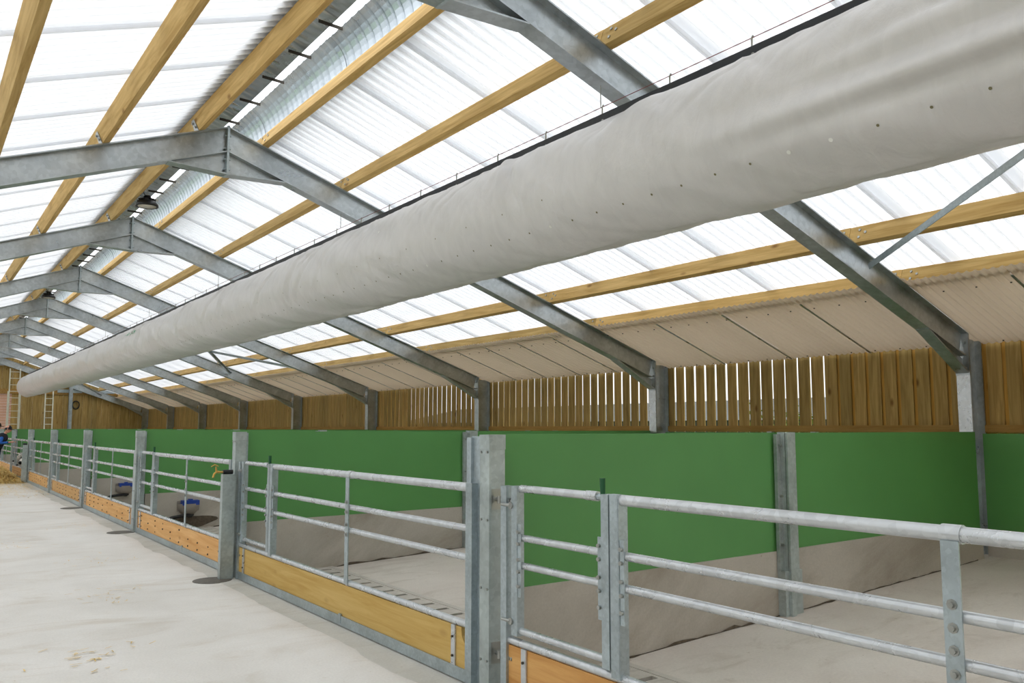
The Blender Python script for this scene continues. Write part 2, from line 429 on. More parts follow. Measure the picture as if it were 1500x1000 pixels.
# cleats and bolts at each frame
cm = MB()
for y in COLY[1:]:
    yc = y + .073
    for side, xs in ((1, RP), (-1, LP)):
        for xb in xs:
            pr = purlin_profile(xb, side)
            if side > 0:
                u, t = pr[1], pr[2]; nx = Vector((-CS, SN))
                for dy, f_ in ((-.10, .3), (-.10, .75), (.06, .3), (.06, .75), (-.16, .55)):
                    q = u.lerp(t, f_)
                    cm.tube([(q.x, yc + dy, q.y), (q.x + nx.x * .008, yc + dy, q.y + nx.y * .008)], .013, 6)
            else:
                u, t = pr[1], pr[2]; nx = Vector((-CS, -SN))
                q0, q1 = u.lerp(t, .0), u.lerp(t, .8)
                cm.add([(q0.x + nx.x * .006, yc - .08, q0.y + nx.y * .006), (q0.x + nx.x * .006, yc + .05, q0.y + nx.y * .006),
                        (q1.x + nx.x * .006, yc + .05, q1.y + nx.y * .006), (q1.x + nx.x * .006, yc - .04, q1.y + nx.y * .006)], [(0, 1, 2, 3)])
                for dy, f_ in ((-.03, .3), (.02, .6)):
                    q = u.lerp(t, f_); cm.tube([(q.x + nx.x * .006, yc + dy, q.y + nx.y * .006), (q.x + nx.x * .02, yc + dy, q.y + nx.y * .02)], .013, 6)
cl = cm.build('purlin_cleats', M['bolt'], ceiling); cl['kind'] = 'stuff'

OFF = PH * NRM                                  # sheet height above rafter line
def corr_sheet(x_top, x_bot, side, pitch, amp, n_, sub, off, sharp=False):
    """one corrugated sheet with its ribs running down the slope; local y from 0"""
    vs_, fs = [], []; pr = []
    if sharp:
        for j in range(n_):
            for f_, h_ in ((0, 1), (.74, 1), (.77, -1), (.97, -1)): pr.append(((j + f_) * pitch, h_ * amp))
        pr.append((n_ * pitch, amp))
    else:
        for j in range(n_ * sub + 1):
            ph = 2 * PI * j / sub; pr.append((j * pitch / sub, amp * (math.cos(ph) + .22 * math.cos(2 * ph))))
    for y, w in pr:
        for x in (x_top, x_bot): vs_.append((x + SN * w * side, y, zr(x, off) + CS * w))
    for j in range(len(pr) - 1): fs.append((2 * j, 2 * j + 1, 2 * j + 3, 2 * j + 2))
    m = MB(); m.add(vs_, fs, not sharp); return m
PIT = .127
r_sheet = corr_sheet(3.11, 9.42, 1, PIT, .016, 9, 10, OFF + .019, True).mesh('roof_sheet', M['sheet'])
l_sheet = corr_sheet(2.42, -4.2, -1, PIT, .016, 9, 10, OFF + .019, True).mesh('roof_sheet', M['sheet'])
y = 5.383 - 10 * 1.016 + .55; k = 0
while y < Y1:
    for me, dy in ((r_sheet, 0), (l_sheet, .33)):
        o = place('roof_sheet', me, ceiling, (0, y + dy, .003 * (k % 2)))
    y += 8 * PIT; k += 1
# galvanised ridge flashing on the left slope and curved deflector on the right slope
fl = MB(); vs_, fs = [], []
N = int((Y1 - Y0) / (PIT / 6))
for j in range(N + 1):
    yy = Y0 + j * PIT / 6; w = .017 * math.cos(2 * PI * j / 6)
    for (x, off, am) in ((2.16, OFF + .05, 1), (2.50, OFF + .05, 1), (2.56, OFF + .04, .2), (2.70, OFF - .02, 0)):
        vs_.append((x, yy, zr(x, off) + w * am if x < XR else 4.755 + OFF - .02))
for j in range(N):
    for c in range(3): fs.append((4 * j + c, 4 * j + c + 1, 4 * j + c + 5, 4 * j + c + 4))
fl.add(vs_, fs, True); fl.build('ridge_flashing', M['galv_sheet'], ceiling)
# curved corrugated deflector sheets
def curved(nrib, pit):
    m = MB(); vs_, fs = [], []; A = 16; pr = []
    cx, cz, R_ = 2.98, 5.04, .335
    for j in range(nrib):
        for f_, w in ((0, 0), (.62, .0), (.74, .024), (.90, .024)): pr.append(((j + f_) * pit, w))
    pr.append((nrib * pit, 0))
    for y, w in pr:
        for a in range(A + 1):
            th = math.radians(-80 + 143 * a / A)
            vs_.append((cx + (R_ + w) * math.cos(th), y, cz + (R_ + w) * math.sin(th)))
    for j in range(len(pr) - 1):
        for a in range(A): fs.append((j * (A + 1) + a, j * (A + 1) + a + 1, (j + 1) * (A + 1) + a + 1, (j + 1) * (A + 1) + a))
    m.add(vs_, fs, False); return m.mesh('ridge_deflector_sheet', M['galv_sheet'])
cv = curved(9, .146); y = Y0; k = 0
while y < Y1 - .3:
    place('ridge_deflector_sheet', cv, ceiling, (.006 * (k % 2), y, 0)); y += .146 * 8; k += 1
bk = MB(); y = 6.358 - 15 * .682
while y < Y1:
    bk.obox((2.56, y, 4.878), (2.775, y, 4.868), (0, 0, 1), .014, .003); y += .682
b_ = bk.build('ridge_brackets', M['dark_bolt'], ceiling); b_['kind'] = 'stuff'

# buff lining sheets under the eaves, bay by bay between the rafters
LP_ = .0762
for k in range(len(COLY) - 1):
    a, b = COLY[k] + FW + .004, COLY[k + 1] - .004
    if k == 0: a = -.2
    L = b - a; per = 1.0; nsh = max(1, round(L / per)); wid = L / nsh
    for q in range(nsh):
        nr = int(round(wid / LP_)) + 0; pit = wid / nr
        key = 'lining'
        me = corr_sheet(7.71, 9.19, 1, pit, .0085, nr, 8, -.02).mesh('lining_sheet', M['lining'])
        o = place('lining_sheet', me, ceiling, (0, a + q * wid, .003 * (q % 2)))
ml = MB()
for k in range(len(COLY) - 1):
    a, b = COLY[k] + FW + .01, COLY[k + 1] - .01
    nsh = max(1, round((b - a) / 1.0)); wid = (b - a) / nsh
    for q in range(1, nsh):
        ml.obox((7.86, a + q * wid, zr(7.86) - .031), (9.18, a + q * wid, zr(9.18) - .031), (SN, 0, CS), .003, .012)
ml.build('lining_joint_strips', M['galv_sheet'], ceiling)['kind'] = 'stuff'
for y in COLY[1:]:  # filler strips added over the frames to stop roof light showing through
    MB().add([(7.72, y - .02, zr(7.72) + .012), (9.24, y - .02, zr(9.24) + .012), (9.24, y + FW + .02, zr(9.24) + .012), (7.72, y + FW + .02, zr(7.72) + .012)], [(0, 1, 2, 3)]).build('light_gap_filler', M['lining'], ceiling)
sc_ = MB()
for k in range(len(COLY) - 1):
    a, b = COLY[k] + FW, COLY[k + 1]; y = a + .1
    while y < b:
        for x in (7.98, 9.12): sc_.tube([(x, y, zr(x) - .028), (x, y, zr(x) - .038)], .009, 6)
        y += .305
sc_.build('lining_screws', M['dark_bolt'], ceiling)['kind'] = 'stuff'

# ------------------------------------------------------------------ right wall
wr = struct('wall_right')
XB = 9.215
bmesh_cache = {}
def board_mesh(w, z0, key):
    kk = (round(w, 3), key)
    if kk not in bmesh_cache:
        bmesh_cache[kk] = MB().box(0, .018, -w / 2, w / 2, z0, 2.57).mesh('board', M['board'])
    return bmesh_cache[kk]
y = .6; SP = .193
outer = MB()
while y < 42.7:
    if y < 6.1: w = .150
    elif y < 7.7: w = .166
    elif y < 10.7: w = .149
    elif y < 13.75: w = .163
    elif y < 18.4: w = .150
    else: w = .168
    o = place('board', board_mesh(w, HD + .004, 0), wr, (XB + random.uniform(0, .004), y, random.uniform(-.004, .0)), (0, 0, random.uniform(-.006, .006)))
    if y < 6.1 or y > 13.75:
        ww = .15 if y < 6.1 else .10
        xo_ = .024 if y < 6.1 else .07; outer.box(XB + xo_, XB + xo_ + .02, y + SP / 2 - ww / 2, y + SP / 2 + ww / 2, HD - .03, 2.5)
    y += SP
outer.build('outer_boards', M['board_out'], wr)['kind'] = 'stuff'
for k in range(len(COLY) - 1):
    a, b = COLY[k] + FW + .005, COLY[k + 1] - .005
    if k == 0: a = .3
    MB().box(0, .045, -(b - a) / 2, (b - a) / 2, HD + .012, HD + .09).build('bottom_rail', M['rail_timber'], wr, (XB - .048, (a + b) / 2, 0))
    MB().box(0, .045, -(b - a) / 2, (b - a) / 2, 2.47, 2.54).build('top_rail', M['rail_timber'], wr, (XB + .045 - .0, (a + b) / 2, -.0))
    MB().box(9.11, 9.16, a, b, .42, HD).build('green_panel', M['green'], wr)
    MB().box(9.09, 9.17, a, b, .0, .42).build('concrete_panel', M['conc_wall'], wr)
tb = MB()
for q in (5.1, 6.35, 7.0, 9.6, 11.5, 12.3, 15, 16.2, 17.4, 19.7, 21.5):
    tb.box(9.08, 9.15, q, q + .07, HD, HD + .014)
tb.build('packer', M['bolt'], wr)
# unseen left wall, kept low without boards so more light enters
wl = struct('wall_left')
MB().box(XL - .40, XL - .36, Y0, Y1, 0, 1.5).build('concrete_panel', M['conc_wall'], wl)

wn = struct('wall_near_light_block')  # unseen end wall, added to cut the light from behind the camera
nb_ = MB(); x = -3.7
while x < 9.2:
    nb_.prism([(x, 0), (x + .185, 0), (x + .185, zr(x + .185, .1)), (x, zr(x, .1))], Y0 - .03, Y0, 1); x += .19
nb_.build('boards', M['board'], wn)['kind'] = 'stuff'

# ------------------------------------------------------------------ far gable wall
wf = struct('wall_far'); YG = 42.78
x = -3.9; SPG = .2; i = 0
while x < 9.2:
    zt = zr(x, .17); zb = 3.05 if x < 3.6 else 1.42
    w = .199
    # sloped top so the board follows the roof
    z0_, z1_ = zr(x - w / 2, .17), zr(x + w / 2, .17)
    m = MB().prism([(-w / 2, zb), (w / 2, zb), (w / 2, z1_), (-w / 2, z0_)], 0, .022, 1)
    m.build('board', M['board'], wf, (x, YG + .03 * (i % 2) * .6, 0)); x += SPG; i += 1
MB().box(-3.9, 9.2, YG - .06, YG - .005, 3.03, 3.24).build('cross_rail', M['rail_timber'], wf)
MB().box(3.7, 9.2, YG - .05, YG + .0, 0, HD).build('green_panel', M['green'], wf)
MB().box(3.7, 9.2, YG - .06, YG + .01, 0, .42).build('concrete_panel', M['conc_wall'], wf)
m = MB(); isec(m, (5.85, YG - .3, 0), (5.85, YG - .3, zr(5.85) - .25), (0, 1, 0), .2, .14); m.build('gable_post', M['galv_frame'], wf)
MB().box(5.35, 6.35, YG - .09, YG - .062, 3.12, 3.26).build('splice_plate', M['galv'], wf)
MB().box(7.0, 7.7, YG - .09, YG - .062, 3.12, 3.26).build('splice_plate', M['galv'], wf)
d1 = struct('door_1')
dm = MB()
for q in range(26): dm.box(-3.5, 3.62, YG + .02 + .012 * (q % 2), YG + .06, q * .12, q * .12 + .117)
dm.build('roller_slats', M['pink'], d1)['kind'] = 'stuff'

# ------------------------------------------------------------------ pen dividers
DLAB = ['nearest green pen divider on a concrete base, with a steel post mid way',
        'second green pen divider on its concrete base, starting at the post with the brass tap',
        'third green pen divider, carrying the larger blue topped water bowl',
        'fourth green pen divider, carrying the smaller blue topped water bowl',
        'fifth green pen divider from the camera', 'sixth green pen divider, near the straw heap',
        'seventh green pen divider from the camera', 'eighth green pen divider from the camera', 'ninth green pen divider, close to the far gable']
DIVY = []
for k, py in enumerate(POSTY):
    yd = {0: 4.34, 1: 9.02}.get(k, py + .10); DIVY.append(yd)
    if k == 8: continue
    t = thing('pen_divider', DLAB[k], 'pen divider', (0, yd, 0), 'green pen dividers')
    ct = .555
    MB().prism([(2.97, zpen(2.97) - .02), (3.88, -.02), (5.72, zpen(5.72) - .02), (5.72, ct + .012), (2.97, ct - .005)], 0, .07, 1).build('concrete_panel', M['conc_wall'], t)
    MB().prism([(5.72, zpen(5.72) - .02), (8.925, zpen(8.92) - .02), (8.925, .44), (7.62, ct + .028), (5.72, ct + .014)], -.004, .07, 1).build('concrete_panel', M['conc_wall'], t)
    MB().prism([(2.92, ct - .01), (5.72, ct + .0), (5.72, HDV), (2.92, HDV)], .016, .05, 1).build('green_panel', M['green'], t)
    MB().prism([(5.72, ct), (7.62, ct + .02), (8.925, .43), (8.925, HDV), (5.72, HDV)], .018, .052, 1).build('green_panel', M['green'], t)
    m = MB(); m.box(5.65, 5.705, -.030, .0, .42, HDV - .01); m.box(5.70, 5.83, -.075, .0, .42, HDV + .005)
    m.box(5.655, 5.87, -.07, -.0, zpen(5.7), .42); m.box(5.70, 5.75, -.095, -.07, zpen(5.7), HDV + .0)
    mp = m.build('mid_post', M['galv_post'], t)
    bb = MB()
    for z in (1.40, 1.0, .62): bb.tube([(5.675, -.03, z), (5.675, -.055, z)], .010, 8)
    bb.build('bolts', M['bolt'], mp)
    # U channel that holds the board behind the front post
    m = MB(); m.box(2.862, 2.872, -.02, .115, 0, HDV - .012); m.box(2.872, 2.955, -.02, -.012, 0, HDV - .012); m.box(2.872, 2.955, .107, .115, 0, HDV - .012)
    m.box(2.845, 2.862, .10, .15, .0, HDV - .02)
    ch = m.build('end_channel', M['galv'], t)
    # stained foot of the concrete: damp mud along the joint
    mm_ = MB(); vs_ = []; N = 60
    rnd = random.Random(k)
    for j in range(N + 1):
        x = 4.0 + j * 4.8 / N; h_ = .004 + (.06 * max(0, noise.noise(Vector((x * 3.2, k * 7, 0)))) if x < 5.2 else 0) + .012 * rnd.random() ** 2
        vs_ += [(x, -.006, zpen(x) - .02), (x, -.006, zpen(x) + h_)]
    mm_.add(vs_, [(2 * j, 2 * j + 2, 2 * j + 3, 2 * j + 1) for j in range(N)]); mm_.build('damp_stain', M['mud'], t)
    vs_ = []
    for j in range(N + 1):
        x = 4.0 + j * 4.8 / N; vs_ += [(x, 0, zpen(x) + .003), (x, -.004 - .022 * rnd.random() ** 2, zpen(x) + .003)]
    mm_ = MB(); mm_.add(vs_, [(2 * j, 2 * j + 2, 2 * j + 3, 2 * j + 1) for j in range(N)]); mm_.build('dirt_line', M['mud'], t)

# ------------------------------------------------------------------ front posts
PX = 2.80
PLAB = ['tall galvanised gate post in the foreground with a capped top', 'galvanised gate post behind the short boxed pipe cover with brass tap',
        'galvanised gate post third from the camera, beside the larger blue water bowl', 'galvanised gate post fourth from the camera, beside the smaller blue water bowl',
        'galvanised gate post fifth from the camera', 'galvanised gate post sixth from the camera, with a short box in front', 'galvanised gate post seventh from the camera beside the man in the vest',
        'galvanised gate post eighth from the camera', 'last galvanised gate post before the gable']
for k, py in enumerate(POSTY):
    t = thing('gate_post', PLAB[k], 'post', (PX, py, 0), 'gate posts along the passage')
    w = .112
    MB().box(0, w, 0, .10, -.02, 1.415).build('post_shaft', M['galv_post'], t)
    MB().box(-.003, w + .003, -.003, .103, 1.41, 1.497).build('cap', M['galv_post'], t)
    b = MB()
    for z in (1.395, 1.0, .605, .2):
        for yq in (.018, .082): b.tube([(0, yq, z), (-.008, yq, z)], .008, 6)
    b.tube([(w, .05, 1.405), (w + .02, .05, 1.405)], .008, 6)
    b.build('bolts', M['bolt'], t)
    s = MB(); s.box(w, w + .006, .02, .10, 0, 1.41); s.build('side_flange', M['galv'], t)
for k, lab in ((1, 'short galvanised pipe box with brass tap in front of second gate post'), (5, 'short galvanised pipe box with black top in front of far gate post')):
    py = POSTY[k]
    t = thing('pipe_box', lab, 'pipe box', (PX - .125, py - .06, 0), 'short pipe boxes')
    m = MB(); m.box(0, .12, 0, .10, 0, 1.06); m.box(-.012, 0, -.0, .012, 0, 1.06); m.box(-.004, .0, .012, .10, .0, 1.06)
    m.build('box_shell', M['galv_post'], t)
    MB().tube([(-.0, .05, 1.085), (.10, .05, 1.085)], .024, 10).build('pipe_lagging', M['black'], t)
    if k == 1:
        tp = MB(); tp.tube([(-.0, .05, 1.085), (-.05, .05, 1.085)], .011, 8); tp.tube([(-.045, .05, 1.085), (-.075, .05, 1.09), (-.105, .05, 1.06), (-.115, .05, 1.02)], .013, 8)
        tp.tube([(-.075, .05, 1.08), (-.085, .05, 1.15)], [.014, .009], 8)
        tp.tube([(-.055, .045, 1.155), (-.10, .05, 1.175), (-.14, .055, 1.15)], [.006, .008, .005], 6)
        tp.tube([(-.05, .05, 1.085), (-.062, .05, 1.085)], .018, 6)
        tpo = tp.build('tap', M['brass'], t); tpo.scale = (.85, .85, .85); tpo.location = (0, .0075, .163)
for k, r_ in ((1, .19), (2, .2), (3, .2)):
    m = MB(); m.lathe([(0, .008), (r_ * .9, .008), (r_, .005), (r_, -.01)], (0, 0, 0), 32)
    o = m.build('cover_plate', M['disc'], None, (2.60 if k == 1 else 2.66, POSTY[k] - .03 + (.12 if k > 1 else 0), 0))
    tag(o, ['', 'round grey cover flush in the floor at foot of the tap post', 'round grey cover flush in the floor at third gate post', 'round grey cover flush in the floor at fourth gate post'][k], 'floor cover', 'round floor covers')

# ------------------------------------------------------------------ gates
GX = 2.85
def gate(ya, yb, zo, plank, label, idx):
    """ya = near end, yb = far (hinge) end"""
    t = thing('gate', label, 'gate', (GX, yb, 0), 'galvanised pen gates'); L = yb - ya
    R = lambda y_: y_ - yb            # world y -> local
    rt, rb = .027, .0215
    zt, z2, z3, zbt = 1.172 + zo, .922, (.77 if idx == 0 else .745), .345
    c0, c1 = -.16, -.92               # creep gate extent
    # hinge stile (far) and shutting stile (near)
    MB().box(-.03, .025, -.055, 0, .0, 1.19 + zo).build('stile', M['galv'], t)
    if ya > 0: MB().box(-.03, .03, -L, -L + .07, .015, 1.20).build('stile', M['galv'], t)
    ye = -L + (.07 if ya > 0 else 0)
    MB().tube([(0, ye, zt), (0, c1 - .06, zt)], rt, 14).build('top_rail', M['galv_rail'], t)
    for z, r_ in ((z2, rb), (z3, rb)):
        MB().tube([(0, ye, z), (0, c1 - .06, z)], r_, 12).build('rail', M['galv_rail'], t)
    MB().tube([(0, ye, zbt), (0, -.05, zbt)], rb + .001, 12).build('rail', M['galv_rail'], t)
    ym = -(2.60 if idx == 0 else 2.68)
    st = MB(); st.box(-.030, -.022, ym - .03, ym + .03, zbt, zt - .02)
    st.build('strap', M['galv'], t)
    c = MB(); c.tube([(0, ym - .034, zt), (0, ym + .034, zt)], rt + .005, 14); c.build('clamp', M['galv_rail'], t)
    c = MB(); c.tube([(0, ym - .02, zbt), (0, ym + .02, zbt)], rb + .006, 14); c.build('clamp', M['galv_rail'], t)
    bl = MB()
    for z in (z2 + .04, z2 - .035, z3 + .045, z3 - .03): bl.tube([(-.03, ym, z), (-.045, ym, z)], .011, 6); bl.tube([(-.03, ym, z), (-.034, ym, z)], .018, 8)
    bl.build('bolts', M['bolt'], t)
    # main latch stile beside the creep gate
    ls = MB().box(-.03, -.0, c1 - .075, c1 - .015, zbt, 1.20 + zo)
    ls.box(-.03, .03, c1 - .079, c1 - .073, zbt, 1.18 + zo)
    ls = ls.build('latch_stile', M['galv'], t)
    def strip(p, yl, sgn):
        s = MB(); s.box(-.012, .012, yl, yl + sgn * .006, .60, 1.0); s.box(-.026, -.02, yl, yl + sgn * .03, .60, 1.0)
        s.build('bracket', M['galv'], p)
        q = MB()
        for z in (z2 + .035, z2 - .03, z3 + .035, z3 - .03, .66): q.tube([(-.026, yl + sgn * .016, z), (-.040, yl + sgn * .016, z)], .011, 6)
        q.build('bolts', M['bolt'], p)
    strip(ls, c1 - .08, -1)
    # creep gate
    cg = place('creep_gate', MB().box(-.03, .02, c0, c0 + .055, .385, 1.195 + zo).mesh('creep_gate', M['galv']), t)
    MB().box(-.03, .025, c1 - .005, c1 + .05, .375, 1.195 + zo).build('stile', M['galv'], cg)
    MB().tube([(0, c0, zt + .008), (0, c1 + .12, zt + .008)], .0215, 12).build('rail', M['galv_rail'], cg)
    MB().tube([(0, c1 + .19, zt + .008), (0, c1 + .10, zt + .008)], .025, 12).build('sleeve', M['galv_rail'], cg)
    MB().tube([(0, c1 + .12, zt + .006), (0, c1 + .02, zt + .006)], .018, 12).build('slide_bolt', M['galv'], cg)
    for z in (z2, z3, .412): MB().tube([(0, c0, z), (0, c1 + .05, z)], .020, 12).build('rail', M['galv_rail'], cg)
    strip(cg, c0, -1); strip(cg, c1 + .05, 1)
    MB().tube([(-.005, c1 + .06, zt + .012), (-.005, c1 + .062, zt + .10)], [.013, .015], 10).build('handle_grip', M['handle'], cg)
    # hinges between the creep gate and the hinge stile, and to the post
    for z in (1.10, .46): h_ = MB(); h_.tube([(-.034, -.10, z), (-.034, -.02, z)], .010, 8); h_.tube([(-.04, -.105, z), (-.03, -.105, z)], .02, 8); h_.build('hinge', M['bolt'], t)
    for z in (1.12, .245):
        h_ = MB(); h_.tube([(0, -.02, z), (0, .10, z)], .011, 8)
        h_.tube([(-.005, .045, z - .022), (-.005, .045, z + .022)], .016, 8)
        h_.box(-.035, .03, .088, .094, z - .06, z + .06)
        for q in (-.022, -.002): h_.tube([(-.0, -.065 + q, z), (-.0, -.052 + q, z)], .018, 6)
        h_.build('hinge', M['bolt'], t)
    # plank and its channel
    y0p, y1p = -L + (.07 if ya > 0 else 0), -.05
    nb = 3
    pm = MB()
    if ya > 0:
        pm.prism([(y0p + .0, .075), (y1p, .075), (y1p, zbt - .024), (y0p + .07, zbt - .024), (y0p + .065, .27), (y0p + .035, .235), (y0p + .0, .235)], -.012, .034, 0)
    else: pm.box(-.012, .034, y0p, y1p, .075, zbt - .024)
    pl = pm.build('plank', M[plank], t)
    cb = MB(); cb.box(-.026, .036, y0p, y1p, .012, .072); cb.box(-.026, -.018, y0p, y1p, .072, .085)
    cb.build('kick_channel', M['galv'], t)
    for yy_ in (-.21, (y0p + .15) if ya > 0 else -3.9, ):
        s = MB(); s.box(-.024, -.014, yy_ - .022, yy_ + .022, .06, zbt - .02); s.build('flat_bar', M['galv_rail'], t)
        q = MB()
        for z in (.14, .255): q.tube([(-.024, yy_, z), (-.034, yy_, z)], .008, 6)
        q.build('bolts', M['dark_bolt'], t)
    MB().box(-.030, -.018, ym + .1 - .02, ym + .1 + .02, .03, .10).build('joint_plate', M['galv'], t)
    if plank == 'plank_orange':
        q = MB(); yy_ = y0p + .3
        while yy_ < y1p - .2:
            for z in (.12, .20, .27):
                if random.random() < .75: q.tube([(-.012, yy_ + random.uniform(-.02, .02), z), (-.016, yy_, z)], .010, 6)
            yy_ += .42
        q.build('nail_stains', M['dark_bolt'], pl)['kind'] = 'stuff'
    return t
GL = ['nearest galvanised gate with a creep gate, right of the foreground post', 'galvanised gate with a yellow timber plank, between foreground post and tap post',
      'galvanised gate with orange plank in front of the larger blue water bowl', 'galvanised gate with orange plank in front of the smaller blue water bowl',
      'galvanised gate fifth from the camera', 'galvanised gate sixth from the camera, left of the short far box', 'galvanised gate beside the straw heap and the calf',
      'galvanised gate behind the man in the vest', 'last galvanised gate before the far gable']
gate(-.42, POSTY[0] - .09, .015, 'plank_near', GL[0], 0)
for k in range(8):
    gate(POSTY[k] + .10 + (.12 if k == 0 else .10), POSTY[k + 1] - (.07 if k else .06), 0, 'plank_yellow' if k == 0 else 'plank_orange', GL[k + 1], k + 1)

# ------------------------------------------------------------------ ventilation duct
DX, DZ, DR = 3.95, 3.246, .435
HK = [.667 * i + 2.42 for i in range(-10, 57)]
duct = thing('air_duct', 'long grey fabric ventilation duct hanging under the right roof slope', 'air duct', (0, 0, 0))
YA, YB = -3.6, 40.1
APEX = .495; THT = math.acos(DR / APEX)
def fold(y, th, yh, s, a, w=.05):
    d = y - yh - s * th
    return a * (-math.exp(-(d / w) ** 2) + .75 * math.exp(-((d - 1.7 * w) / w) ** 2))
SEAMS = [(5.3, -.22, .020), (8.1, .30, .020), (8.45, .42, .026), (9.15, .20, .030), (9.6, .55, .016), (11.9, .16, .030), (12.2, .45, .018), (14.2, .22, .034), (14.9, .5, .018), (17.4, .14, .034), (17.9, .4, .018),
         (20.3, .12, .03), (23.0, .16, .034), (25.8, .12, .03), (28.6, .15, .034), (31.5, .1, .03), (34.3, .15, .03), (37.2, .1, .03)]
def duct_r(y, th):
    """th: 0 at the top, positive toward the passage (left); a tube drawn up to a crest at its track"""
    at = abs(th); r = DR
    if at < THT: r = DR / math.cos(THT - at)
    p = Vector((y * .8 + th * .5, th * 1.1, 3.1)); r += .022 * noise.noise(p) * min(1, at / .9) ** 2
    q = Vector((y * 1.9 + th * 1.5, th * .7, 9.0)); r += .016 * noise.noise(q) * min(1, at / .9) ** 2
    q = Vector((y * 5.0 + th * 3.5, th * 1.0, 5.0)); r += .008 * noise.noise(q) * min(1, at / .7)
    q = Vector((y * 11.0 - th * 5, th * 1.6, 15.0)); r += .004 * noise.noise(q) * min(1, at / .6)
    if 0 < th < 2.4:
        env = 1.5 * min(1, max(0, th - .15) / .5) * min(1, (2.4 - th) / .9)
        # fans of tension folds running down from each hook
        h0 = round((y - 2.42) / .667)
        for hk in (h0 - 1, h0, h0 + 1):
            yh = 2.42 + .667 * hk; rn = random.Random(hk * 13 + 5)
            for q_ in range(3):
                sl = rn.uniform(-.55, .75); a = rn.uniform(.003, .012)
                e2 = math.exp(-((th - .8) / rn.uniform(.3, .6)) ** 2) * min(1, th / .5)
                d = y - yh - sl * th; r += -a * e2 * math.exp(-(d / .035) ** 2) + a * .6 * e2 * math.exp(-((d - .07) / .04) ** 2)
        for yh, s_, a in SEAMS:
            if abs(y - yh) < 1.8: r += fold(y, th, yh, s_, a) * env * (.6 + .4 * math.sin(th * 2.3 + yh))
    if 3.4 < y < 4.4: r += .03 * math.exp(-((y - 3.8 - .2 * (th - .6)) / .22) ** 2 - ((th - .9) / .5) ** 2) - .025 * math.exp(-((y - 4.1) / .18) ** 2 - ((th - .8) / .4) ** 2)
    if y < 3.3:
        a = min(1, (3.3 - y) / 1.3)
        r += -.055 * a * math.exp(-((th - 1.60) / .13) ** 2) + .03 * a * math.exp(-((th - 1.86) / .09) ** 2) - .03 * a * math.exp(-((th - 2.05) / .1) ** 2) - .025 * a * math.exp(-((th - 1.15 - (y - 1.6) * .25) / .12) ** 2)
    return r
NS = 112; yl = []
y = YA
while y < YB: yl.append(y); y += .03 if 1 < y < 10 else (.05 if y < 20 else .09)
yl.append(YB)
vs_, fs = [], []
def dpt(y, th, k_=1.0, dr=0.0):
    r = (duct_r(y, th)) * k_ + dr
    x = DX - r * math.sin(th); z = DZ + r * math.cos(th)
    if k_ == 1.0: pass
    return Vector((x, y, z))
for y in yl:
    for j in range(NS): vs_.append(dpt(y, -PI + 2 * PI * j / NS))
for a in range(1, 7):
    u = a / 6 * PI / 2
    for j in range(NS): q = dpt(YB, -PI + 2 * PI * j / NS, max(.02, math.cos(u) ** .6) if a < 6 else .02); q.y = YB + .22 * math.sin(u); vs_.append(q)
R_ = len(vs_) // NS
for i in range(R_ - 1):
    for j in range(NS):
        j2 = (j + 1) % NS; fs.append((i * NS + j, i * NS + j2, (i + 1) * NS + j2, (i + 1) * NS + j))
m = MB(); m.add(vs_, fs, True); m.build('fabric_tube', M['fabric'], duct)
ZT = DZ + APEX - .004
MB().box(DX - .008, DX + .008, YA, YB - .1, ZT - .02, ZT + .052).build('support_track', M['rail_black'], duct)
ZW = ZT + .105
MB().tube([(DX, YA, ZW), (DX, YB, ZW)], .003, 5).build('suspension_wire', M['red_wire'], duct)
hm = MB()
a_ = [(0, 0, ZW + .012), (.0, .012, ZW), (0, .012, ZT + .01), (0, 0, ZT - .006), (0, -.012, ZT + .005), (0, -.012, ZT + .04)]
hm.tube(a_, .006, 6); hm.tube([(-.012, 0, ZT - .002), (-.004, 0, ZT - .002)], .012, 8)
hme = hm.mesh('hook', M['bolt'])
for h in HK:
    if h > YA and h < YB: place('hook', hme, duct, (DX, h, 0))
hg = MB()
for y in COLY[1:-1]:
    hg.tube([(DX, y + .073, ZW), (DX, y + .073, zr(DX) - DEP * NRM + .01)], .004, 5)
hg.build('hanger', M['bolt'], duct)
hd = MB(); hb = MB()
def spot(mb, y, th, r_, dr=.003):
    c = dpt(y, th, 1, dr); nrm = Vector((-math.sin(th), 0, math.cos(th)))
    u = Vector((0, 1, 0)); w = nrm.cross(u)
    mb.add([c + (u * math.cos(2 * PI * q / 8) + w * math.sin(2 * PI * q / 8)) * r_ for q in range(8)], [tuple(range(8))])
y = 1.63
THS = 2.3
i = 0
while y < 30:
    (spot(hb, y, THS, .012) if i in (3, 4, 12, 19) else spot(hd, y, THS, .008)); y += .25; i += 1
y = 4.6
while y < 20: spot(hd, y, 1.85, .006); y += .5
spot(hb, 7.2, 1.2, .012)
hd.build('air_holes', M['hole'], duct)['kind'] = 'stuff'; hb.build('open_holes', M['hole_bright'], duct)['kind'] = 'stuff'
lg = MB(); yl0 = 18.0
def lquad(y0, y1, t0, t1):
    lg.add([dpt(y0, t0, 1, .006), dpt(y1, t0, 1, .006), dpt(y1, t1, 1, .006), dpt(y0, t1, 1, .006)], [(0, 1, 2, 3)])
for (a, b, c, d) in ((18.0, 18.7, 1.00, 1.03), (18.0, 18.7, 1.13, 1.16), (18.0, 18.1, 1.03, 1.13), (18.25, 18.33, 1.05, 1.12), (18.45, 18.53, 1.05, 1.12), (18.6, 18.95, 1.06, 1.10)): lquad(a, b, c, d)
lg.build('printed_mark', M['logo'], duct)
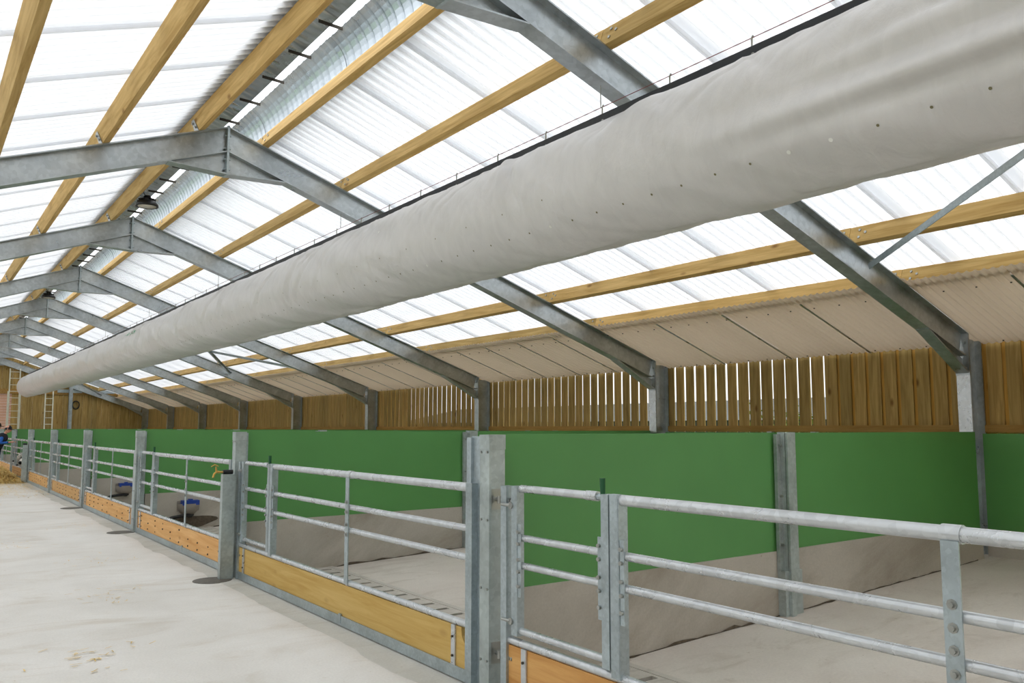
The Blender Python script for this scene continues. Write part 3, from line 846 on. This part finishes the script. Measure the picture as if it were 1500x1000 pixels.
# grey strip light beyond the duct at the right edge
t = thing('strip_light', 'grey strip fitting just below the duct at the right edge', 'strip light', (6.2, 0, 0))
MB().box(-.06, .06, -.6, 2.55, 3.42, 3.47).build('housing', M['grey_plastic'], t)
for q in (-.2, 1.9): MB().box(-.01, .01, q, q + .02, 3.47, 3.6).build('hanger', M['bolt'], t)

# ------------------------------------------------------------------ ridge lamps
lt = thing('high_bay_lamp', 'round black lamp hanging at the ridge between second and third frames', 'lamp', (2.50, 12.2, 4.62), 'black ridge lamps')
MB().lathe([(.0, .10), (.045, .10), (.055, .05), (.10, .035), (.145, -.02), (.15, -.05), (.135, -.055), (.13, -.045), (.0, -.045)], (0, 0, 0), 28).build('lamp_body', M['black'], lt)
MB().lathe([(.0, -.05), (.12, -.05), (.118, -.046)], (0, 0, 0), 28).build('lens', M['lens'], lt)
b = MB()
for q in range(14):
    a = 2 * PI * q / 14; b.obox((.05 * math.cos(a), .05 * math.sin(a), .045), (.11 * math.cos(a), .11 * math.sin(a), .03), (0, 0, 1), .022, .003)
b.build('cooling_fins', M['black'], lt)
MB().tube([(0, 0, .10), (0, 0, .13), (.012, 0, .15), (0, 0, .17), (-.0, 0, .31)], .006, 6).build('hook', M['bolt'], lt)
MB().tube([(-.01, .02, .09), (-.04, .05, .15), (-.06, .1, .22), (-.1, .2, .2)], .006, 6).build('cable', M['black'], lt)
for (y, lab) in ((22.3, 'black ridge lamp partly hidden behind the fifth frame'), (33.3, 'smallest black ridge lamp at the left edge')):
    c = copy_tree(lt); c.location = (2.50, y, 4.62); c['label'] = lab

# ------------------------------------------------------------------ water bowls
def bowl(x, y, z, lab):
    t = thing('water_bowl', lab, 'water bowl', (x, y, z), 'blue topped water bowls')
    m = MB(); prof = []
    vs_ = []; fs = []; S = 14
    for a in range(6):
        u = a / 5; rr = [.03, .10, .145, .16, .165, .165][a]; zz = [-.155, -.14, -.09, -.04, 0, .02][a]
        for k in range(S + 1):
            an = PI * k / S; vs_.append((-rr * math.cos(an), -rr * math.sin(an) * 1.05 - .0, zz))
    for a in range(5):
        for k in range(S): i0 = a * (S + 1) + k; fs.append((i0, i0 + 1, i0 + S + 2, i0 + S + 1))
    m.add(vs_, fs, True); m.box(-.165, .165, -.012, .0, -.10, .06); m.build('bowl', M['grey_plastic'], t)
    b = MB(); b.box(-.115, .135, -.15, -.01, .0, .07); b.box(-.02, .04, -.13, -.06, .065, .09); b.build('float_cover', M['blue'], t)
    h = MB(); h.tube([(.06, -.06, -.15), (0, -.1, -.155), (-.12, -.12, -.16), (-.26, -.14, -.175), (-.40, -.18, -.22), (-.50, -.24, -.30), (-.56, -.3, -.38)], .026, 10); h.build('hose', M['rubber'], t)
    MB().tube([(.02, -.06, -.13), (.02, -.06, -.19)], .035, 10).build('drain_valve', M['black'], t)
bowl(3.60, DIVY[2], .36, 'larger looking blue topped water bowl seen through the orange planked gate by the tap post')
bowl(3.58, DIVY[3], .38, 'smaller looking blue topped water bowl one pen farther away')
# damp patch under the nearer bowl
m = MB(); vs_ = [(3.5, -.008, .1)]
for q in range(25):
    a = 2 * PI * q / 24; r_ = 1 + .15 * math.sin(3 * a)
    vs_.append((3.62 + .42 * r_ * math.cos(a), -.008, .10 + .09 * r_ * math.sin(a)))
m.add(vs_, [(0, i, i + 1) for i in range(1, 25)])
o = m.build('wet_patch', M['mud'], None, (0, DIVY[2], 0)); tag(o, 'dark wet patch on the concrete under the larger blue bowl', 'stain')

# ------------------------------------------------------------------ ladders, hose coil
def ladder(x0, x1, y, z1, lab, split):
    t = thing('ladder', lab, 'ladder', (x0, y, 0), 'ladders at the far wall'); w = x1 - x0
    for xx_ in (0, w): MB().obox((xx_, -.35, 0), (xx_, .0, z1), (1, 0, 0), .022, .03).build('side_rail', M['ladder'], t)
    z = .3
    while z < z1 - .1:
        yy_ = -.35 + .35 * z / z1; MB().tube([(0, yy_, z), (w, yy_, z)], .014, 6).build('rung', M['ladder'], t); z += .28
    if split:
        for xx_ in (-.05, w + .03): MB().obox((xx_, -.40, 0), (xx_, -.2, 3.1), (1, 0, 0), .022, .03).build('side_rail', M['ladder'], t)
ladder(3.42, 3.80, 42.0, 4.08, 'tall extension ladder at the far wall left of the duct end', True)
ladder(4.80, 5.10, 42.0, 3.2, 'shorter single ladder below the duct end', False)
m = MB(); m.tube([(6.12 + .15 * math.cos(a / 20 * 2 * PI), YG - .05, 2.57 + .19 * math.sin(a / 20 * 2 * PI)) for a in range(21)], .018, 6)
m.tube([(6.12 + .13 * math.cos(a / 20 * 2 * PI), YG - .08, 2.58 + .16 * math.sin(a / 20 * 2 * PI)) for a in range(21)], .014, 6)
tag(m.build('hose_coil', M['rubber']), 'dark coil of hose hung on the far boarded wall', 'hose')

# ------------------------------------------------------------------ straw
def straws(name, pts, label, body=None, wid=.006):
    m = MB()
    if body: m.add(*body, True)
    for (x, y, z, L, a, tz) in pts:
        d = Vector((math.cos(a), math.sin(a), tz)).normalized() * L / 2; s = Vector((-math.sin(a), math.cos(a), 0)) * wid
        c = Vector((x, y, z)); m.add([c - d - s, c + d - s, c + d + s, c - d + s], [(0, 1, 2, 3)])
    o = m.build(name, M['straw']); tag(o, label, 'straw', None, 'stuff'); return o
HX, HY = 1.75, 30.0
def heap(x, y):
    d = math.hypot((x - HX) / 1.0, (y - HY) / 2.6)
    return max(0, .46 * (1 - d * d)) * (1 + .25 * noise.noise(Vector((x * 3, y * 3, 0)))) if d < 1 else 0
vs_, fs = [], []; NX, NY = 26, 50
for i in range(NX + 1):
    for j in range(NY + 1):
        x = HX - 1 + 2 * i / NX; y = HY - 2.6 + 5.2 * j / NY; vs_.append((x, y, heap(x, y) + .004 + .03 * abs(noise.noise(Vector((x * 9, y * 9, 2))))))
for i in range(NX):
    for j in range(NY): q = i * (NY + 1) + j; fs.append((q, q + NY + 1, q + NY + 2, q + 1))
pts = []
for _ in range(6000):
    x = HX + random.uniform(-1, 1); y = HY + random.uniform(-2.6, 2.6)
    pts.append((x, y, heap(x, y) + .03 + random.uniform(0, .03), random.uniform(.12, .3), random.uniform(0, PI), random.uniform(-.5, .5)))
straws('straw_heap', pts, 'heap of yellow straw on the passage floor at the far left', (vs_, fs), .008)
pts = []
for _ in range(4200):
    y = 27.0 + abs(random.gauss(0, 1)) * 1.6 - random.random() ** 2.2 * 6; x = random.uniform(.2, 2.75)
    pts.append((x, y, .012 + random.random() * .03, random.uniform(.08, .22), random.uniform(0, PI), random.uniform(-.15, .15)))
for _ in range(260):
    cx_, cy_ = random.choice([(1.2, 13.0), (1.9, 11.0), (.9, 16), (1.6, 8.6), (1.5, 20), (.7, 22), (2.2, 15), (1.1, 6.4)])
    pts.append((cx_ + random.gauss(0, .18), cy_ + random.gauss(0, .25), .006 + random.random() * .006, random.uniform(.03, .09), random.uniform(0, PI), 0))
straws('loose_straw', pts, 'loose straw scattered over the pale concrete passage floor', None, .004)

# ------------------------------------------------------------------ people and calves (skinned skeletons)
def skin(name, mat, verts, edges, radii, parent, root=0, sub=2):
    me = bpy.data.meshes.new(name); me.from_pydata(verts, edges, []); o = place(name, me, parent)
    me.materials.append(mat)
    sk = o.modifiers.new('skin', 'SKIN'); sk.use_smooth_shade = True
    lay = me.skin_vertices[0].data
    for i, r_ in enumerate(radii):
        lay[i].radius = r_ if isinstance(r_, tuple) else (r_, r_); lay[i].use_root = (i == root)
    sb = o.modifiers.new('sub', 'SUBSURF'); sb.levels = sub; sb.render_levels = sub
    dg = bpy.context.evaluated_depsgraph_get(); dg.update()
    nm = bpy.data.meshes.new_from_object(o.evaluated_get(dg)); o.modifiers.clear(); o.data = nm
    if not nm.materials: nm.materials.append(mat)
    for p in nm.polygons: p.use_smooth = True
    return o
def head(parent, c, r, face, mats):
    """face: heading angle"""
    h = MB(); S, T = 16, 12; vs_, fs = [], []
    for i in range(T + 1):
        v_ = PI * i / T
        for j in range(S):
            u = 2 * PI * j / S; x = math.sin(v_) * math.cos(u); y = math.sin(v_) * math.sin(u) * .82; z = math.cos(v_) * 1.22
            if z < -.2: x *= .86; y *= .86; x += .08
            if abs(y) < .16 and x > .7 and -.35 < z < .05: x += .16
            vs_.append((x * r, y * r, z * r))
    for i in range(T):
        for j in range(S): j2 = (j + 1) % S; fs.append((i * S + j, i * S + j2, (i + 1) * S + j2, (i + 1) * S + j))
    h.add(vs_, fs, True); o = h.build('head', M['skin'], parent, c); o.rotation_euler = (0, .25, face)
    e_ = MB()
    for s_ in (-1, 1): e_.lathe([(0, .012), (.012, 0), (0, -.012)], (r * .88, s_ * r * .32, r * .12), 8)
    e_.box(r * .90, r * .97, -.025, .025, -r * .55, -r * .50)
    e_.build('face_features', M['hair'], o)
    ea = MB()
    for s_ in (-1, 1): ea.lathe([(0, .03), (.014, .015), (.016, -.01), (0, -.03)], (0, s_ * r * .84, -.005), 8)
    ea.build('ears', M['skin'], o)
    c2 = MB(); vs_, fs = [], []
    for i in range(7):
        v_ = PI * .5 * i / 6
        for j in range(S):
            u = 2 * PI * j / S; bk_ = 1.0 if math.cos(u) > 0 else 1.25
            vs_.append((math.sin(v_) * math.cos(u) * r * 1.08, math.sin(v_) * math.sin(u) * r * .92, math.cos(v_) * r * 1.28 + (.0 if bk_ == 1 else -.03 * math.sin(v_))))
    for i in range(6):
        for j in range(S): j2 = (j + 1) % S; fs.append((i * S + j, i * S + j2, (i + 1) * S + j2, (i + 1) * S + j))
    c2.add(vs_, fs, True); c2.box(r * .8, r * 1.75, -r * .5, r * .5, .015, .028)
    c2.build('cap', mats, o)
    return o
def person(loc, rz_, label, top, sleeve, capm):
    t = thing('person', label, 'person', loc, 'people at the far left'); t.rotation_euler = (0, 0, rz_)
    # local +x is forward; leaning forward with the forearms on the gate
    body_v = [(0, 0, .92), (.04, 0, 1.10), (.14, 0, 1.30), (.20, 0, 1.40), (.24, 0, 1.48)]
    skin('torso', top, body_v, [(0, 1), (1, 2), (2, 3), (3, 4)], [(.13, .17), (.12, .155), (.125, .185), (.10, .17), (.055, .06)], t)
    v_ = [(0, 0, .95), (0, .09, .90), (.03, .10, .50), (-.02, .10, .09), (.10, .11, .04), (0, -.09, .90), (.0, -.10, .50), (-.05, -.10, .09), (.07, -.11, .04)]
    skin('trousers', M['jeans'], v_, [(0, 1), (1, 2), (2, 3), (3, 4), (0, 5), (5, 6), (6, 7), (7, 8)], [.12, .095, .07, .05, .04, .095, .07, .05, .04], t)
    for s_ in (-1, 1):
        skin('arm', sleeve, [(.19, s_ * .17, 1.37), (.16, s_ * .23, 1.16), (.36, s_ * .19, 1.19)], [(0, 1), (1, 2)], [.062, .046, .034], t)
        hv = [(.36, s_ * .19, 1.19), (.43, s_ * .18, 1.20)]; he = [(0, 1)]; hr = [.024, .030]
        for q in range(4):
            y_ = s_ * .18 + (q - 1.5) * .02; b_i = len(hv); L_ = [.055, .065, .06, .045][q]
            hv += [(.455, y_, 1.205), (.455 + L_ * .6, y_, 1.20), (.455 + L_, y_, 1.175)]; he += [(1, b_i), (b_i, b_i + 1), (b_i + 1, b_i + 2)]; hr += [.011, .010, .009]
        b_i = len(hv); hv += [(.41, s_ * .14, 1.195), (.45, s_ * .12, 1.18)]; he += [(0, b_i), (b_i, b_i + 1)]; hr += [.012, .010]
        skin('hand', M['skin'], hv, he, hr, t, 0, 1)
        MB().obox((-.06 + (.03 if s_ > 0 else 0), s_ * .105, .04), (.18, s_ * .11, .035), (0, 0, 1), .04, .045).build('boot', M['black'], t)
    skin('neck', M['skin'], [(.22, 0, 1.44), (.27, 0, 1.54)], [(0, 1)], [.055, .05], t, 0, 1)
    head(t, (.31, 0, 1.60), .098, 0, capm)
    return t
person((2.28, 31.2, -.10), -.3, 'man in dark vest with blue sleeves leaning at the gate', M['vest'], M['blue_cloth'], M['vest'])
person((2.05, 32.1, 0), .1, 'person in dark jacket behind the man in the vest', M['dark_cloth'], M['dark_cloth'], M['hair'])

def calf(loc, rz_, label):
    t = thing('calf', label, 'calf', loc, 'black and white calves'); t.rotation_euler = (0, 0, rz_)
    # +x forward; head lowered
    v_ = [(-.45, 0, .66), (-.15, 0, .68), (.15, 0, .67), (.36, 0, .70), (.52, 0, .70), (.62, 0, .62), (.76, 0, .50),
          (-.42, .11, .50), (-.34, .12, .36), (-.46, .12, .22), (-.44, .12, .03), (-.42, -.11, .50), (-.34, -.12, .36), (-.46, -.12, .22), (-.44, -.12, .03),
          (.30, .11, .46), (.31, .11, .24), (.30, .11, .03), (.30, -.11, .46), (.31, -.11, .24), (.30, -.11, .03)]
    e_ = [(0, 1), (1, 2), (2, 3), (3, 4), (4, 5), (5, 6), (0, 7), (7, 8), (8, 9), (9, 10), (0, 11), (11, 12), (12, 13), (13, 14), (3, 15), (15, 16), (16, 17), (3, 18), (18, 19), (19, 20)]
    r_ = [.14, (.15, .19), (.155, .2), .13, .09, .085, .05, .085, .055, .032, .03, .085, .055, .032, .03, .06, .038, .03, .06, .038, .03]
    skin('body', M['hide'], v_, e_, r_, t, 1)
    for s_ in (-1, 1): skin('ear', M['hide'], [(.55, s_ * .07, .68), (.53, s_ * .13, .69), (.52, s_ * .19, .67)], [(0, 1), (1, 2)], [.02, (.014, .035), .012], t, 0, 1)
    skin('tail', M['hide'], [(-.56, 0, .72), (-.62, 0, .6), (-.61, 0, .4)], [(0, 1), (1, 2)], [.022, .015, .022], t, 0, 1)
    MB().lathe([(0, .03), (.035, .015), (.04, -.01), (0, -.03)], (.80, 0, .475), 10).build('muzzle', M['black'], t)
    e2 = MB()
    for s_ in (-1, 1): e2.lathe([(0, .012), (.012, 0), (0, -.012)], (.645, s_ * .078, .635), 8)
    e2.build('eyes', M['black'], t)
calf((3.40, 28.6, 0), PI + .25, 'black and white calf putting its head through the gate at the straw')
calf((3.60, 31.6, 0), PI - .3, 'dark calf standing farther off behind the straw heap')

# ------------------------------------------------------------------ outside, seen through the slits of the right wall
sh = thing('grey_shed', 'grey clad shed glimpsed through the slits in the board wall', 'shed', (30, 30, -.32))
MB().box(0, 10, -18, 26, 0, 2.2).build('shed_wall', M['shed'], sh)
MB().prism([(-.4, 2.2), (10.4, 2.2), (5, 3.3)], -18.4, 26.4, 1).build('shed_roof', M['shed'], sh)
hm = MB()
for _ in range(5200):
    y = random.uniform(-1, 14.5); hgt = 3.0 * (.6 + .4 * noise.noise(Vector((y * .5, 0, 0)))) * (1 if y < 11 else .55)
    x = 14 + random.gauss(0, .5); z = random.uniform(-.3, hgt); a, b_ = random.uniform(0, PI), random.uniform(-1, 1)
    d = Vector((math.cos(a), math.sin(a), b_)) * .09; s_ = Vector((-math.sin(a), math.cos(a), .4)) * .05; c = Vector((x, y, z))
    hm.add([c - d, c + s_, c + d, c - s_], [(0, 1, 2, 3)])
for q in range(16): hm.tube([(14, -.6 + q, -.32), (14.1, -.5 + q, 1.6)], [.05, .02], 6)
tag(hm.build('hedge', M['leaf']), 'green leafy hedge glimpsed through slits at the right', 'hedge', None, 'stuff')
